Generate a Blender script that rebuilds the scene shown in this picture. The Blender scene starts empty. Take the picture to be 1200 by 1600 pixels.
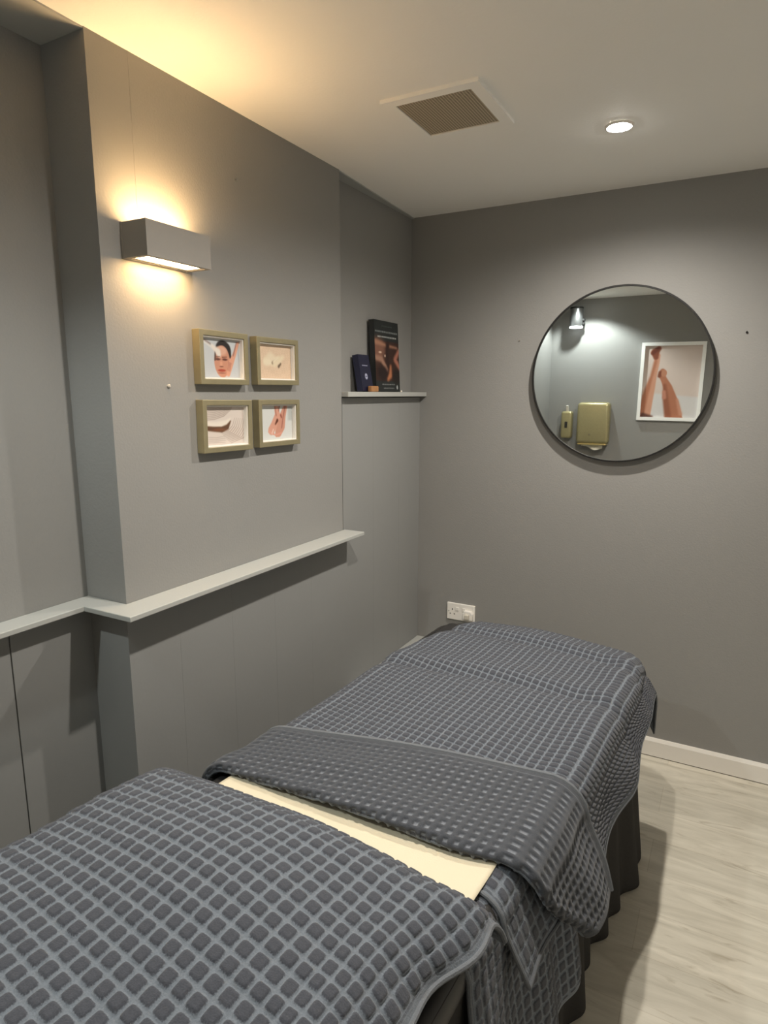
import bpy, bmesh, math, random
import numpy as np
from mathutils import Vector, Matrix

random.seed(7)
rng = np.random.RandomState(7)
SC = bpy.context.scene
COL = SC.collection

# ------------------------------------------------------------------ camera
CAM = (1.3502, 0.2324, 1.5719)
YAW, PITCH, ROLL, F = 0.49951, -0.18250, 0.00102, 1000.0
def make_camera():
    cd = bpy.data.cameras.new('camera'); co = bpy.data.objects.new('camera', cd); COL.objects.link(co)
    cy, sy, cp, sp = math.cos(YAW), math.sin(YAW), math.cos(PITCH), math.sin(PITCH)
    f = Vector((-sy*cp, cy*cp, sp)); r = Vector((cy, sy, 0)); u = r.cross(f)
    r2 = math.cos(ROLL)*r + math.sin(ROLL)*u; u2 = -math.sin(ROLL)*r + math.cos(ROLL)*u
    m = Matrix((r2, u2, -f)).transposed().to_4x4(); m.translation = Vector(CAM)
    co.matrix_world = m
    cd.sensor_fit = 'AUTO'; cd.sensor_width = 36.0; cd.lens = F*36.0/1600.0
    cd.clip_start = 0.02
    SC.camera = co
make_camera()

# ------------------------------------------------------------------ light and exposure
DOWN_W = 40.0            # each ceiling downlight
DOWN_COL = (1.0, 0.935, 0.84)
BACK_W = 21.0            # the pair near the wall behind the camera
BACK_COL = (0.93, 1.0, 0.97)
SCONCE_UP, SCONCE_DN = 50.0, 34.0
SCONCE_COL = (1.0, 0.64, 0.30)
w = bpy.data.worlds.new('world'); SC.world = w; w.use_nodes = True
w.node_tree.nodes['Background'].inputs[0].default_value = (0.5, 0.5, 0.5, 1)
w.node_tree.nodes['Background'].inputs[1].default_value = 0.05
SC.view_settings.view_transform = 'Standard'; SC.view_settings.look = 'None'
SC.view_settings.exposure = 1.0; SC.view_settings.gamma = 1.0
SC.view_settings.use_curve_mapping = False
SC.cycles.max_bounces = 10; SC.cycles.diffuse_bounces = 6

# ------------------------------------------------------------------ room measures
ZC, YB, XA, XC, XR = 2.3745, 3.0797, -0.152, -0.057, 2.55
Y0, Y1, ZD = 1.310, 2.363, 1.034

# ------------------------------------------------------------------ helpers
def s2l(c):
    return tuple((x/12.92 if x <= 0.04045 else ((x+0.055)/1.055)**2.4) for x in c)
def nodes(name):
    m = bpy.data.materials.new(name); m.use_nodes = True
    nt = m.node_tree; return m, nt, nt.nodes['Principled BSDF']
def mat(name, col, rough=0.6, metal=0.0, spec=0.5, bump=0.0, bscale=200.0, var=0.0, vscale=8.0, emit=None, estr=0.0):
    m, nt, b = nodes(name)
    b.inputs['Base Color'].default_value = (*col, 1); b.inputs['Roughness'].default_value = rough
    b.inputs['Metallic'].default_value = metal; b.inputs['Specular IOR Level'].default_value = spec
    tc = nt.nodes.new('ShaderNodeTexCoord')
    if var:
        n = nt.nodes.new('ShaderNodeTexNoise'); n.inputs['Scale'].default_value = vscale; n.inputs['Detail'].default_value = 4
        nt.links.new(tc.outputs['Object'], n.inputs['Vector'])
        mx = nt.nodes.new('ShaderNodeMix'); mx.data_type = 'RGBA'
        mx.inputs[6].default_value = (*[c*(1-var) for c in col], 1); mx.inputs[7].default_value = (*[min(1, c*(1+var)) for c in col], 1)
        nt.links.new(n.outputs['Fac'], mx.inputs[0]); nt.links.new(mx.outputs[2], b.inputs['Base Color'])
    if bump:
        n2 = nt.nodes.new('ShaderNodeTexNoise'); n2.inputs['Scale'].default_value = bscale; n2.inputs['Detail'].default_value = 3
        nt.links.new(tc.outputs['Object'], n2.inputs['Vector'])
        bp = nt.nodes.new('ShaderNodeBump'); bp.inputs['Strength'].default_value = bump; bp.inputs['Distance'].default_value = 0.002
        nt.links.new(n2.outputs['Fac'], bp.inputs['Height']); nt.links.new(bp.outputs['Normal'], b.inputs['Normal'])
    if emit:
        b.inputs['Emission Color'].default_value = (*emit, 1); b.inputs['Emission Strength'].default_value = estr
    return m

class MB:
    """collects shapes into one bmesh"""
    def __init__(self): self.bm = bmesh.new()
    def box(self, x0, x1, y0, y1, z0, z1, bevel=0.0, seg=2):
        vs = [self.bm.verts.new(p) for p in ((x0,y0,z0),(x1,y0,z0),(x1,y1,z0),(x0,y1,z0),(x0,y0,z1),(x1,y0,z1),(x1,y1,z1),(x0,y1,z1))]
        fs = [self.bm.faces.new([vs[i] for i in q]) for q in ((3,2,1,0),(4,5,6,7),(0,1,5,4),(1,2,6,5),(2,3,7,6),(3,0,4,7))]
        if bevel:
            es = set(e for f in fs for e in f.edges)
            bmesh.ops.bevel(self.bm, geom=list(es), offset=bevel, segments=seg, affect='EDGES', profile=0.5)
        return self
    def prism(self, pts, axis, a, b, bevel=0.0, seg=2):
        """polygon in the two other axes extruded along axis from a to b"""
        def P(p, t):
            return {'x': (t, p[0], p[1]), 'y': (p[0], t, p[1]), 'z': (p[0], p[1], t)}[axis]
        A = [self.bm.verts.new(P(p, a)) for p in pts]; B = [self.bm.verts.new(P(p, b)) for p in pts]
        fs = [self.bm.faces.new(A), self.bm.faces.new(B[::-1])]
        n = len(pts)
        for i in range(n): fs.append(self.bm.faces.new((A[i], B[i], B[(i+1) % n], A[(i+1) % n])))
        bmesh.ops.recalc_face_normals(self.bm, faces=fs)
        if bevel:
            es = set(e for f in fs[:2] for e in f.edges)
            bmesh.ops.bevel(self.bm, geom=list(es), offset=bevel, segments=seg, affect='EDGES', profile=0.5)
        return self
    def lathe(self, prof, c=(0,0,0), axis='z', n=48, cap=True):
        rings = []
        for r, h in prof:
            ring = []
            for i in range(n):
                t = 2*math.pi*i/n; x, y = r*math.cos(t), r*math.sin(t)
                p = {'z': (x, y, h), 'y': (x, h, y), 'x': (h, x, y)}[axis]
                ring.append(self.bm.verts.new((p[0]+c[0], p[1]+c[1], p[2]+c[2])))
            rings.append(ring)
        fs = []
        for a, b in zip(rings, rings[1:]):
            for i in range(n): fs.append(self.bm.faces.new((a[i], a[(i+1) % n], b[(i+1) % n], b[i])))
        if cap:
            for rg in (rings[0], rings[-1]):
                try: fs.append(self.bm.faces.new(rg))
                except ValueError: pass
        bmesh.ops.recalc_face_normals(self.bm, faces=fs)
        return self
    def frame(self, axis, a0, a1, b0, b1, wd, d0, d1):
        """rectangular frame: outer rect a,b ; width wd ; depth d0..d1 along axis; mitred corners"""
        o = [(a0,b0),(a1,b0),(a1,b1),(a0,b1)]; i = [(a0+wd,b0+wd),(a1-wd,b0+wd),(a1-wd,b1-wd),(a0+wd,b1-wd)]
        def P(p, t): return {'x': (t, p[0], p[1]), 'y': (p[0], t, p[1]), 'z': (p[0], p[1], t)}[axis]
        V = [[self.bm.verts.new(P(p, t)) for p in q] for q, t in ((o,d0),(o,d1),(i,d1),(i,d0))]
        fs = []
        for k in range(4):
            l = (k+1) % 4
            for m in range(4):
                A, B = V[m], V[(m+1) % 4]
                fs.append(self.bm.faces.new((A[k], A[l], B[l], B[k])))
        bmesh.ops.recalc_face_normals(self.bm, faces=fs)
        return self
    def build(self, name, m, parent=None, smooth=False, loc=None):
        me = bpy.data.meshes.new(name); self.bm.to_mesh(me); self.bm.free()
        o = bpy.data.objects.new(name, me); COL.objects.link(o)
        for mm in (m if isinstance(m, (list, tuple)) else [m]): me.materials.append(mm)
        if smooth:
            for p in me.polygons: p.use_smooth = True
            try: me.set_sharp_from_angle(angle=math.radians(40))
            except Exception: pass
        if parent: o.parent = parent
        if loc: o.location = loc
        return o

def empty(name, loc, label, cat, group=None, rz=0.0):
    o = bpy.data.objects.new(name, None); COL.objects.link(o); o.empty_display_size = 0.05
    o.location = loc; o.rotation_euler = (0, 0, rz)
    return tag(o, label, cat, group)
def tag(o, label, cat, group=None):
    o['label'] = label; o['category'] = cat
    if group: o['group'] = group
    return o
def struct(o):
    o['kind'] = 'structure'; return o

def grid_mesh(name, P, uv=None, matidx=None, mats=(), parent=None, smooth=True):
    """P: (m,n,3) array of points -> quad grid mesh"""
    m, n = P.shape[:2]
    idx = np.arange(m*n).reshape(m, n)
    q = np.stack([idx[:-1,:-1], idx[:-1,1:], idx[1:,1:], idx[1:,:-1]], -1).reshape(-1, 4)
    me = bpy.data.meshes.new(name)
    me.vertices.add(m*n); me.vertices.foreach_set('co', P.reshape(-1).astype(np.float32))
    me.loops.add(q.size); me.loops.foreach_set('vertex_index', q.reshape(-1).astype(np.int32))
    me.polygons.add(len(q)); me.polygons.foreach_set('loop_start', (np.arange(len(q))*4).astype(np.int32))
    me.polygons.foreach_set('loop_total', np.full(len(q), 4, np.int32))
    for mm in mats: me.materials.append(mm)
    if matidx is not None: me.polygons.foreach_set('material_index', matidx.reshape(-1).astype(np.int32))
    if uv is not None:
        l = me.uv_layers.new(name='UVMap'); l.data.foreach_set('uv', uv.reshape(-1, 2)[q.reshape(-1)].reshape(-1).astype(np.float32))
    me.update(calc_edges=True)
    if smooth: me.polygons.foreach_set('use_smooth', np.ones(len(q), bool))
    o = bpy.data.objects.new(name, me); COL.objects.link(o)
    if parent: o.parent = parent
    return o

def sstep(a, b, x):
    t = np.clip((x-a)/(b-a), 0, 1); return t*t*(3-2*t)

# ------------------------------------------------------------------ materials
M = {}
GREY = (0.250, 0.246, 0.236)
M['wall'] = mat('grey_wall_paint', GREY, 0.62, bump=0.25, bscale=160, var=0.03, vscale=3)
M['panel'] = mat('grey_panel_paint', (0.252, 0.254, 0.248), 0.5, bump=0.08, bscale=90, var=0.03, vscale=4)
M['litgrey'] = mat('grey_gloss_paint_lit', (0.40, 0.405, 0.385), 0.4)  # wall grey made lighter, light on the shelf tops put into the colour
M['ceil'] = mat('white_ceiling_paint', (0.88, 0.865, 0.83), 0.8, bump=0.2, bscale=130, var=0.02, vscale=3)
M['skirting'] = mat('white_skirting_gloss', (0.78, 0.75, 0.70), 0.35)
M['sealant'] = mat('dark_joint', (0.10, 0.085, 0.065), 0.8)
M['gold'] = mat('brushed_gold', (0.31, 0.272, 0.165), 0.42, metal=0.5, var=0.12, vscale=30)
M['goldsatin'] = mat('satin_gold_shell', (0.42, 0.37, 0.20), 0.33, metal=0.5, var=0.08, vscale=60)
M['goldside'] = mat('gold_lip', (0.62, 0.52, 0.24), 0.3, metal=0.6)
M['white'] = mat('white_plastic', (0.80, 0.77, 0.72), 0.35)
M['matboard'] = mat('white_mount_card', (0.82, 0.79, 0.74), 0.8)
M['whiteframe'] = mat('white_wood_frame', (0.86, 0.86, 0.84), 0.4)
M['black'] = mat('black_metal', (0.010, 0.0095, 0.009), 0.5, spec=0.3)
M['hole'] = mat('dark_slot', (0.02, 0.018, 0.015), 0.7)
M['sconce'] = mat('grey_plaster_sconce', (0.27, 0.255, 0.235), 0.7, bump=0.1, var=0.04)
M['putty'] = mat('pale_plug', (0.42, 0.40, 0.36), 0.6)
M['steel'] = mat('brushed_steel', (0.33, 0.335, 0.34), 0.32, metal=0.9)
M['beige'] = mat('beige_plastic', (0.58, 0.54, 0.46), 0.45)
M['vinyl'] = mat('black_upholstery', (0.018, 0.017, 0.017), 0.55)
M['wood'] = mat('orange_wood', (0.34, 0.165, 0.065), 0.5, var=0.25, vscale=40)
M['navycard'] = mat('navy_card', (0.020, 0.022, 0.055), 0.45)
M['blackcard'] = mat('black_card', (0.022, 0.024, 0.024), 0.45)
M['paper'] = mat('cream_couch_roll', (0.64, 0.575, 0.43), 0.85, bump=0.15, bscale=300, var=0.02, vscale=20)
M['tissue'] = mat('white_paper_towel', (0.80, 0.77, 0.66), 0.9)
M['pillow'] = mat('pillow_ticking', (0.30, 0.29, 0.27), 0.9)
M['legwood'] = mat('table_leg_beech', (0.32, 0.20, 0.10), 0.5, var=0.2, vscale=20)
M['lens'] = mat('lamp_lens', (0.9, 0.9, 0.88), 0.5, emit=(1.0, 0.96, 0.88), estr=60.0)
M['backlens'] = mat('lamp_lens_cool', (0.9, 0.9, 0.9), 0.5, emit=(0.95, 1.0, 0.98), estr=20.0)
M['spotglow'] = mat('spot_diffuser', (0.9, 0.9, 0.9), 0.5, emit=(0.95, 1.0, 1.0), estr=1.6)

# mirror
m, nt, b = nodes('mirror_glass')
b.inputs['Base Color'].default_value = (0.93, 0.955, 0.94, 1); b.inputs['Metallic'].default_value = 1; b.inputs['Roughness'].default_value = 0.01
M['mirror'] = m

# floor : pale vinyl planks running along X
m, nt, b = nodes('pale_oak_vinyl')
tc = nt.nodes.new('ShaderNodeTexCoord')
mp = nt.nodes.new('ShaderNodeMapping'); mp.inputs['Scale'].default_value = (1.1, 7.0, 1)
nt.links.new(tc.outputs['Object'], mp.inputs[0])
n1 = nt.nodes.new('ShaderNodeTexNoise'); n1.inputs['Scale'].default_value = 2.2; n1.inputs['Detail'].default_value = 8; n1.inputs['Roughness'].default_value = 0.62; n1.inputs['Distortion'].default_value = 0.9
nt.links.new(mp.outputs[0], n1.inputs['Vector'])
r1 = nt.nodes.new('ShaderNodeValToRGB')
for e, (p, c) in zip((0, 1), ((0.28, (0.44, 0.41, 0.34)), (0.66, (0.64, 0.605, 0.52)))):
    r1.color_ramp.elements[e].position = p; r1.color_ramp.elements[e].color = (*c, 1)
nt.links.new(n1.outputs['Fac'], r1.inputs[0])
bt = nt.nodes.new('ShaderNodeTexBrick'); bt.offset = 0.37
bt.inputs['Scale'].default_value = 1.0; bt.inputs['Brick Width'].default_value = 1.22; bt.inputs['Row Height'].default_value = 0.178
bt.inputs['Mortar Size'].default_value = 0.0012; bt.inputs['Mortar Smooth'].default_value = 0.3
bt.inputs['Color1'].default_value = (0.94, 0.94, 0.93, 1); bt.inputs['Color2'].default_value = (1.05, 1.045, 1.03, 1); bt.inputs['Mortar'].default_value = (0.84, 0.81, 0.77, 1)
nt.links.new(tc.outputs['Object'], bt.inputs['Vector'])
mp2 = nt.nodes.new('ShaderNodeMapping'); mp2.inputs['Scale'].default_value = (3.0, 14.0, 1); mp2.inputs['Rotation'].default_value = (0, 0, 0.06)
nt.links.new(tc.outputs['Object'], mp2.inputs[0])
n3 = nt.nodes.new('ShaderNodeTexNoise'); n3.inputs['Scale'].default_value = 1.6; n3.inputs['Detail'].default_value = 5; n3.inputs['Distortion'].default_value = 1.6
nt.links.new(mp2.outputs[0], n3.inputs['Vector'])
r3 = nt.nodes.new('ShaderNodeValToRGB')
r3.color_ramp.elements[0].position = 0.27; r3.color_ramp.elements[0].color = (0.72, 0.69, 0.65, 1)
r3.color_ramp.elements[1].position = 0.40; r3.color_ramp.elements[1].color = (1, 1, 1, 1)
nt.links.new(n3.outputs['Fac'], r3.inputs[0])
x1 = nt.nodes.new('ShaderNodeMix'); x1.data_type = 'RGBA'; x1.blend_type = 'MULTIPLY'; x1.inputs[0].default_value = 1
nt.links.new(r1.outputs[0], x1.inputs[6]); nt.links.new(bt.outputs['Color'], x1.inputs[7])
x2 = nt.nodes.new('ShaderNodeMix'); x2.data_type = 'RGBA'; x2.blend_type = 'MULTIPLY'; x2.inputs[0].default_value = 1
nt.links.new(x1.outputs[2], x2.inputs[6]); nt.links.new(r3.outputs[0], x2.inputs[7])
nt.links.new(x2.outputs[2], b.inputs['Base Color']); b.inputs['Roughness'].default_value = 0.5
M['floor'] = m

# extractor grille : metal gauze with holes
m, nt, b = nodes('vent_gauze')
tc = nt.nodes.new('ShaderNodeTexCoord'); sx = nt.nodes.new('ShaderNodeSeparateXYZ'); nt.links.new(tc.outputs['Object'], sx.inputs[0])
def wave(out, k):
    a = nt.nodes.new('ShaderNodeMath'); a.operation = 'MULTIPLY'; a.inputs[1].default_value = k; nt.links.new(out, a.inputs[0])
    s = nt.nodes.new('ShaderNodeMath'); s.operation = 'SINE'; nt.links.new(a.outputs[0], s.inputs[0]); return s.outputs[0]
pr = nt.nodes.new('ShaderNodeMath'); pr.operation = 'MULTIPLY'
nt.links.new(wave(sx.outputs[0], 2*math.pi/0.0165), pr.inputs[0]); nt.links.new(wave(sx.outputs[1], 2*math.pi/0.0165), pr.inputs[1])
rp = nt.nodes.new('ShaderNodeValToRGB')
rp.color_ramp.elements[0].position = 0.10; rp.color_ramp.elements[0].color = (0.60, 0.52, 0.39, 1)
rp.color_ramp.elements[1].position = 0.34; rp.color_ramp.elements[1].color = (0.19, 0.155, 0.105, 1)
ab = nt.nodes.new('ShaderNodeMath'); ab.operation = 'ABSOLUTE'; nt.links.new(pr.outputs[0], ab.inputs[0])
nt.links.new(ab.outputs[0], rp.inputs[0]); nt.links.new(rp.outputs[0], b.inputs['Base Color']); b.inputs['Roughness'].default_value = 0.6
M['gauze'] = m

# waffle cloth: flat weave lines pale, raised tufts darker; uv counts cells
def waffle(name, weave, tuft, half, soft):
    m, nt, b = nodes(name)
    uvn = nt.nodes.new('ShaderNodeUVMap'); sp = nt.nodes.new('ShaderNodeSeparateXYZ'); nt.links.new(uvn.outputs[0], sp.inputs[0])
    ds = []
    for k in (0, 1):
        fr = nt.nodes.new('ShaderNodeMath'); fr.operation = 'FRACT'; nt.links.new(sp.outputs[k], fr.inputs[0])
        su = nt.nodes.new('ShaderNodeMath'); su.operation = 'SUBTRACT'; su.inputs[1].default_value = 0.5; nt.links.new(fr.outputs[0], su.inputs[0])
        ab = nt.nodes.new('ShaderNodeMath'); ab.operation = 'ABSOLUTE'; nt.links.new(su.outputs[0], ab.inputs[0])
        pw = nt.nodes.new('ShaderNodeMath'); pw.operation = 'POWER'; pw.inputs[1].default_value = 5; nt.links.new(ab.outputs[0], pw.inputs[0]); ds.append(pw.outputs[0])
    ad = nt.nodes.new('ShaderNodeMath'); ad.operation = 'ADD'; nt.links.new(ds[0], ad.inputs[0]); nt.links.new(ds[1], ad.inputs[1])
    rt = nt.nodes.new('ShaderNodeMath'); rt.operation = 'POWER'; rt.inputs[1].default_value = 0.2; nt.links.new(ad.outputs[0], rt.inputs[0])
    tc = nt.nodes.new('ShaderNodeTexCoord')
    nz = nt.nodes.new('ShaderNodeTexNoise'); nz.inputs['Scale'].default_value = 420; nz.inputs['Detail'].default_value = 2
    nt.links.new(tc.outputs['Object'], nz.inputs['Vector'])
    nm = nt.nodes.new('ShaderNodeMath'); nm.operation = 'MULTIPLY_ADD'; nm.inputs[1].default_value = 0.10; nt.links.new(nz.outputs['Fac'], nm.inputs[0]); nt.links.new(rt.outputs[0], nm.inputs[2])
    mr = nt.nodes.new('ShaderNodeMapRange'); mr.interpolation_type = 'SMOOTHSTEP'
    mr.inputs['From Min'].default_value = half+0.05-soft; mr.inputs['From Max'].default_value = half+0.05+soft
    nt.links.new(nm.outputs[0], mr.inputs['Value'])
    mx = nt.nodes.new('ShaderNodeMix'); mx.data_type = 'RGBA'; mx.inputs[6].default_value = (*tuft, 1); mx.inputs[7].default_value = (*weave, 1)
    nt.links.new(mr.outputs[0], mx.inputs[0])
    n4 = nt.nodes.new('ShaderNodeMapRange'); n4.inputs['To Min'].default_value = 0.70; n4.inputs['To Max'].default_value = 1.30; nt.links.new(nz.outputs['Fac'], n4.inputs['Value'])
    mm = nt.nodes.new('ShaderNodeMix'); mm.data_type = 'RGBA'; mm.blend_type = 'MULTIPLY'; mm.inputs[0].default_value = 1
    nt.links.new(mx.outputs[2], mm.inputs[6]); nt.links.new(n4.outputs[0], mm.inputs[7]); nt.links.new(mm.outputs[2], b.inputs['Base Color'])
    b.inputs['Roughness'].default_value = 0.95; b.inputs['Specular IOR Level'].default_value = 0.15
    try: b.inputs['Sheen Weight'].default_value = 0.15; b.inputs['Sheen Roughness'].default_value = 0.6
    except KeyError: pass
    bp = nt.nodes.new('ShaderNodeBump'); bp.inputs['Strength'].default_value = 0.5; bp.inputs['Distance'].default_value = 0.0015
    nt.links.new(nz.outputs['Fac'], bp.inputs['Height']); nt.links.new(bp.outputs['Normal'], b.inputs['Normal'])
    return m
WEAVE, TUFT = (0.145, 0.165, 0.192), (0.053, 0.057, 0.070)
M['waffle'] = waffle('grey_waffle_towelling', WEAVE, TUFT, 0.39, 0.035)
M['waffleback'] = waffle('grey_waffle_reverse', (0.055, 0.060, 0.071), (0.190, 0.205, 0.232), 0.22, 0.08)
M['hem'] = mat('grey_woven_hem', (0.150, 0.160, 0.175), 0.95, spec=0.15, bump=0.5, bscale=500, var=0.15, vscale=300)
M['skirt'] = mat('charcoal_valance_cloth', (0.040, 0.038, 0.036), 0.95, spec=0.1, bump=0.4, bscale=400, var=0.12, vscale=200)

# ================================================================== ROOM SHELL
struct(MB().box(XA-0.3, XR+0.15, -0.15, YB+0.15, -0.12, 0).build('floor', M['floor']))
struct(MB().box(XA-0.3, XR+0.15, -0.15, YB+0.15, ZC, ZC+0.12).build('ceiling', M['ceil']))
wl = MB()
wl.box(XA-0.25, XA, 0, Y0, 0, ZC); wl.box(XA-0.25, 0, Y0, Y1, 0, ZC, bevel=0.0); wl.box(XA-0.25, XC, Y1, YB, 0, ZC)
# painted-over cable line rising from the wall light
wl.box(-0.001, 0.0005, 1.4280, 1.4310, 1.965, ZC)
struct(wl.build('wall_left', M['wall']))
struct(MB().box(XA-0.25, XR+0.15, YB, YB+0.15, 0, ZC).build('wall_back', M['wall']))
struct(MB().box(XR, XR+0.15, 0, YB, 0, ZC).build('wall_right', M['ceil']))  # unseen wall, given the ceiling white to bounce more light into the room
struct(MB().box(XA-0.25, XR+0.15, -0.15, 0, 0, ZC).build('wall_front', M['wall']))
# alcove ceilings: wall grey with the light they catch put into the colour
sf = MB(); sf.prism([(XA, 0), (-0.002, 0), (-0.002, Y0), (XA, Y0)], 'z', ZC-0.004, ZC)
sf.prism([(XC, Y1), (-0.002, Y1), (XC+0.012, YB), (XC, YB)], 'z', ZC-0.004, ZC)
struct(sf.build('trim_1', M['litgrey']))
# tongue and groove panelling below the dado
def panel_run(mb, axis, a0, a1, face0, face1, z1, joints, jw=0.003, jd=0.004):
    """boards between joints along axis; face0..face1 thickness"""
    cuts = [a0] + sorted(j for j in joints if a0 < j < a1) + [a1]
    for i, (u, v) in enumerate(zip(cuts, cuts[1:])):
        u2 = u + (jw/2 if i else 0); v2 = v - (jw/2 if i < len(cuts)-2 else 0)
        if axis == 'y': mb.box(face0, face1, u2, v2, 0, z1)
        else: mb.box(u2, v2, face0, face1, 0, z1)
    if axis == 'y': mb.box(face0, face1-jd if face1 > face0 else face1, a0, a1, 0, z1)
pn = MB(); panel_run(pn, 'y', 0, Y0-0.012, XA, XA+0.022, ZD-0.014, [0.36, 0.715, 1.075], jw=0.004, jd=0.004)
struct(pn.build('trim_2', M['panel']))
pn = MB(); panel_run(pn, 'y', Y0, Y1, 0, 0.012, ZD-0.014, [1.473, 1.69, 1.903, 2.12], jw=0.0003, jd=0.0003)
pn.box(XA, 0.012, Y0-0.012, Y0, 0, ZD-0.014); pn.box(XC, 0.012, Y1, Y1+0.012, 0, ZD-0.014)
struct(pn.build('trim_3', M['panel']))
pn = MB(); panel_run(pn, 'y', Y1+0.012, YB, XC, -0.006, 1.556, [2.62, 2.86], jw=0.0003, jd=0.0003)
struct(pn.build('trim_4', M['panel']))
# dado shelf, wrapping the chimney breast
PR = 0.092
ds = MB(); ds.prism([(XA, 0), (-0.080, 0), (-0.080, Y0-0.066), (PR, Y0-0.066), (PR, Y1+0.012), (0.0, Y1+0.012), (0.0, Y0), (XA, Y0)], 'z', ZD-0.014, ZD, bevel=0.002)
struct(ds.build('trim_5', M['litgrey']))
# low boxed-in ledge in the far alcove behind the couch
struct(MB().box(-0.006, 0.14, Y1+0.03, YB, 0, 0.342, bevel=0.003).build('trim_6', M['litgrey']))
bb = MB(); bb.prism([(YB, 0.004), (YB-0.016, 0.004), (YB-0.016, 0.072), (YB-0.010, 0.0836), (YB, 0.0836)], 'x', 0.14, XR)
struct(bb.build('baseboard_back', M['skirting']))
struct(MB().box(0.14, XR, YB-0.013, YB, 0, 0.0045).build('trim_7', M['sealant']))

# ================================================================== DOWNLIGHTS
def downlight(x, y, label, watts, col, lens, size=2.85, blend=1.0):
    t = empty('downlight', (x, y, ZC), label, 'ceiling light', 'recessed ceiling downlights')
    MB().lathe([(0.030, -0.001), (0.043, -0.001), (0.0425, -0.004), (0.037, -0.0065), (0.031, -0.004), (0.030, -0.001)], n=40, cap=False).build('trim_ring', M['white'], t, smooth=True)
    MB().lathe([(0.029, -0.001), (0.0285, -0.006), (0.024, -0.0095), (0.014, -0.012), (0.001, -0.0128)], n=32).build('lens', lens, t, smooth=True)
    ld = bpy.data.lights.new('downlight_beam', 'SPOT'); ld.energy = watts; ld.color = col; ld.spot_size = size; ld.spot_blend = blend; ld.shadow_soft_size = 0.022
    lo = bpy.data.objects.new('downlight_beam', ld); COL.objects.link(lo); lo.location = (x, y, ZC-0.04)
    return t
downlight(0.959, 2.44, 'round white recessed ceiling downlight glowing beyond the square vent', DOWN_W, DOWN_COL, M['lens'])
downlight(0.95, 1.40, 'round white recessed ceiling downlight above the middle of the couch', DOWN_W, DOWN_COL, M['lens'])
downlight(0.18, 0.28, 'round recessed ceiling downlight above the cylinder wall light', BACK_W, BACK_COL, M['backlens'], 2.3, 0.4)

# ================================================================== CEILING VENT
v = empty('ceiling_vent', (0.545, 2.098, ZC), 'square cream extractor vent with brown mesh grille set in ceiling', 'vent')
MB().frame('z', -0.145, 0.145, -0.152, 0.152, 0.033, -0.010, 0.0).build('frame', M['ceil'], v)
MB().box(-0.114, 0.114, -0.121, 0.121, -0.0065, -0.001).build('grille', M['gauze'], v)

# ================================================================== WALL LIGHT (up and down sconce)
SY0, SY1, SZ0, SZ1, SD = 1.372, 1.585, 1.896, 1.979, 0.088
wlight = empty('wall_light', (0, (SY0+SY1)/2, (SZ0+SZ1)/2), 'grey rectangular up-and-down wall light glowing warm above the gold frames', 'wall light')
cy, cz = (SY0+SY1)/2, (SZ0+SZ1)/2; hy, hz = (SY1-SY0)/2, (SZ1-SZ0)/2
h = MB(); h.frame('z', 0, SD, -hy, hy, 0.011, -hz, hz)
h.build('housing', M['sconce'], wlight)
h = MB(); h.box(0.0, 0.006, -hy-0.001, hy+0.001, -hz-0.001, hz+0.001, bevel=0.001); h.build('backplate', M['sconce'], wlight)
M['glow_dn'] = mat('warm_diffuser_glow', (0.9, 0.85, 0.7), 0.5, emit=SCONCE_COL, estr=SCONCE_DN)
M['glow_up'] = mat('warm_lamp_glow', (0.9, 0.85, 0.7), 0.5, emit=SCONCE_COL, estr=SCONCE_UP)
MB().box(0.026, SD-0.016, -hy+0.022, hy-0.022, -hz+0.003, -hz+0.008).build('lower_diffuser', M['glow_dn'], wlight)
MB().frame('z', 0.012, SD-0.0112, -hy+0.0112, hy-0.0112, 0.0100, -hz+0.002, -hz+0.008).build('lower_rim', M['white'], wlight)
MB().box(0.032, SD-0.014, -hy+0.022, hy-0.022, hz-0.009, hz-0.004).build('upper_diffuser', M['glow_up'], wlight)

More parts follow.
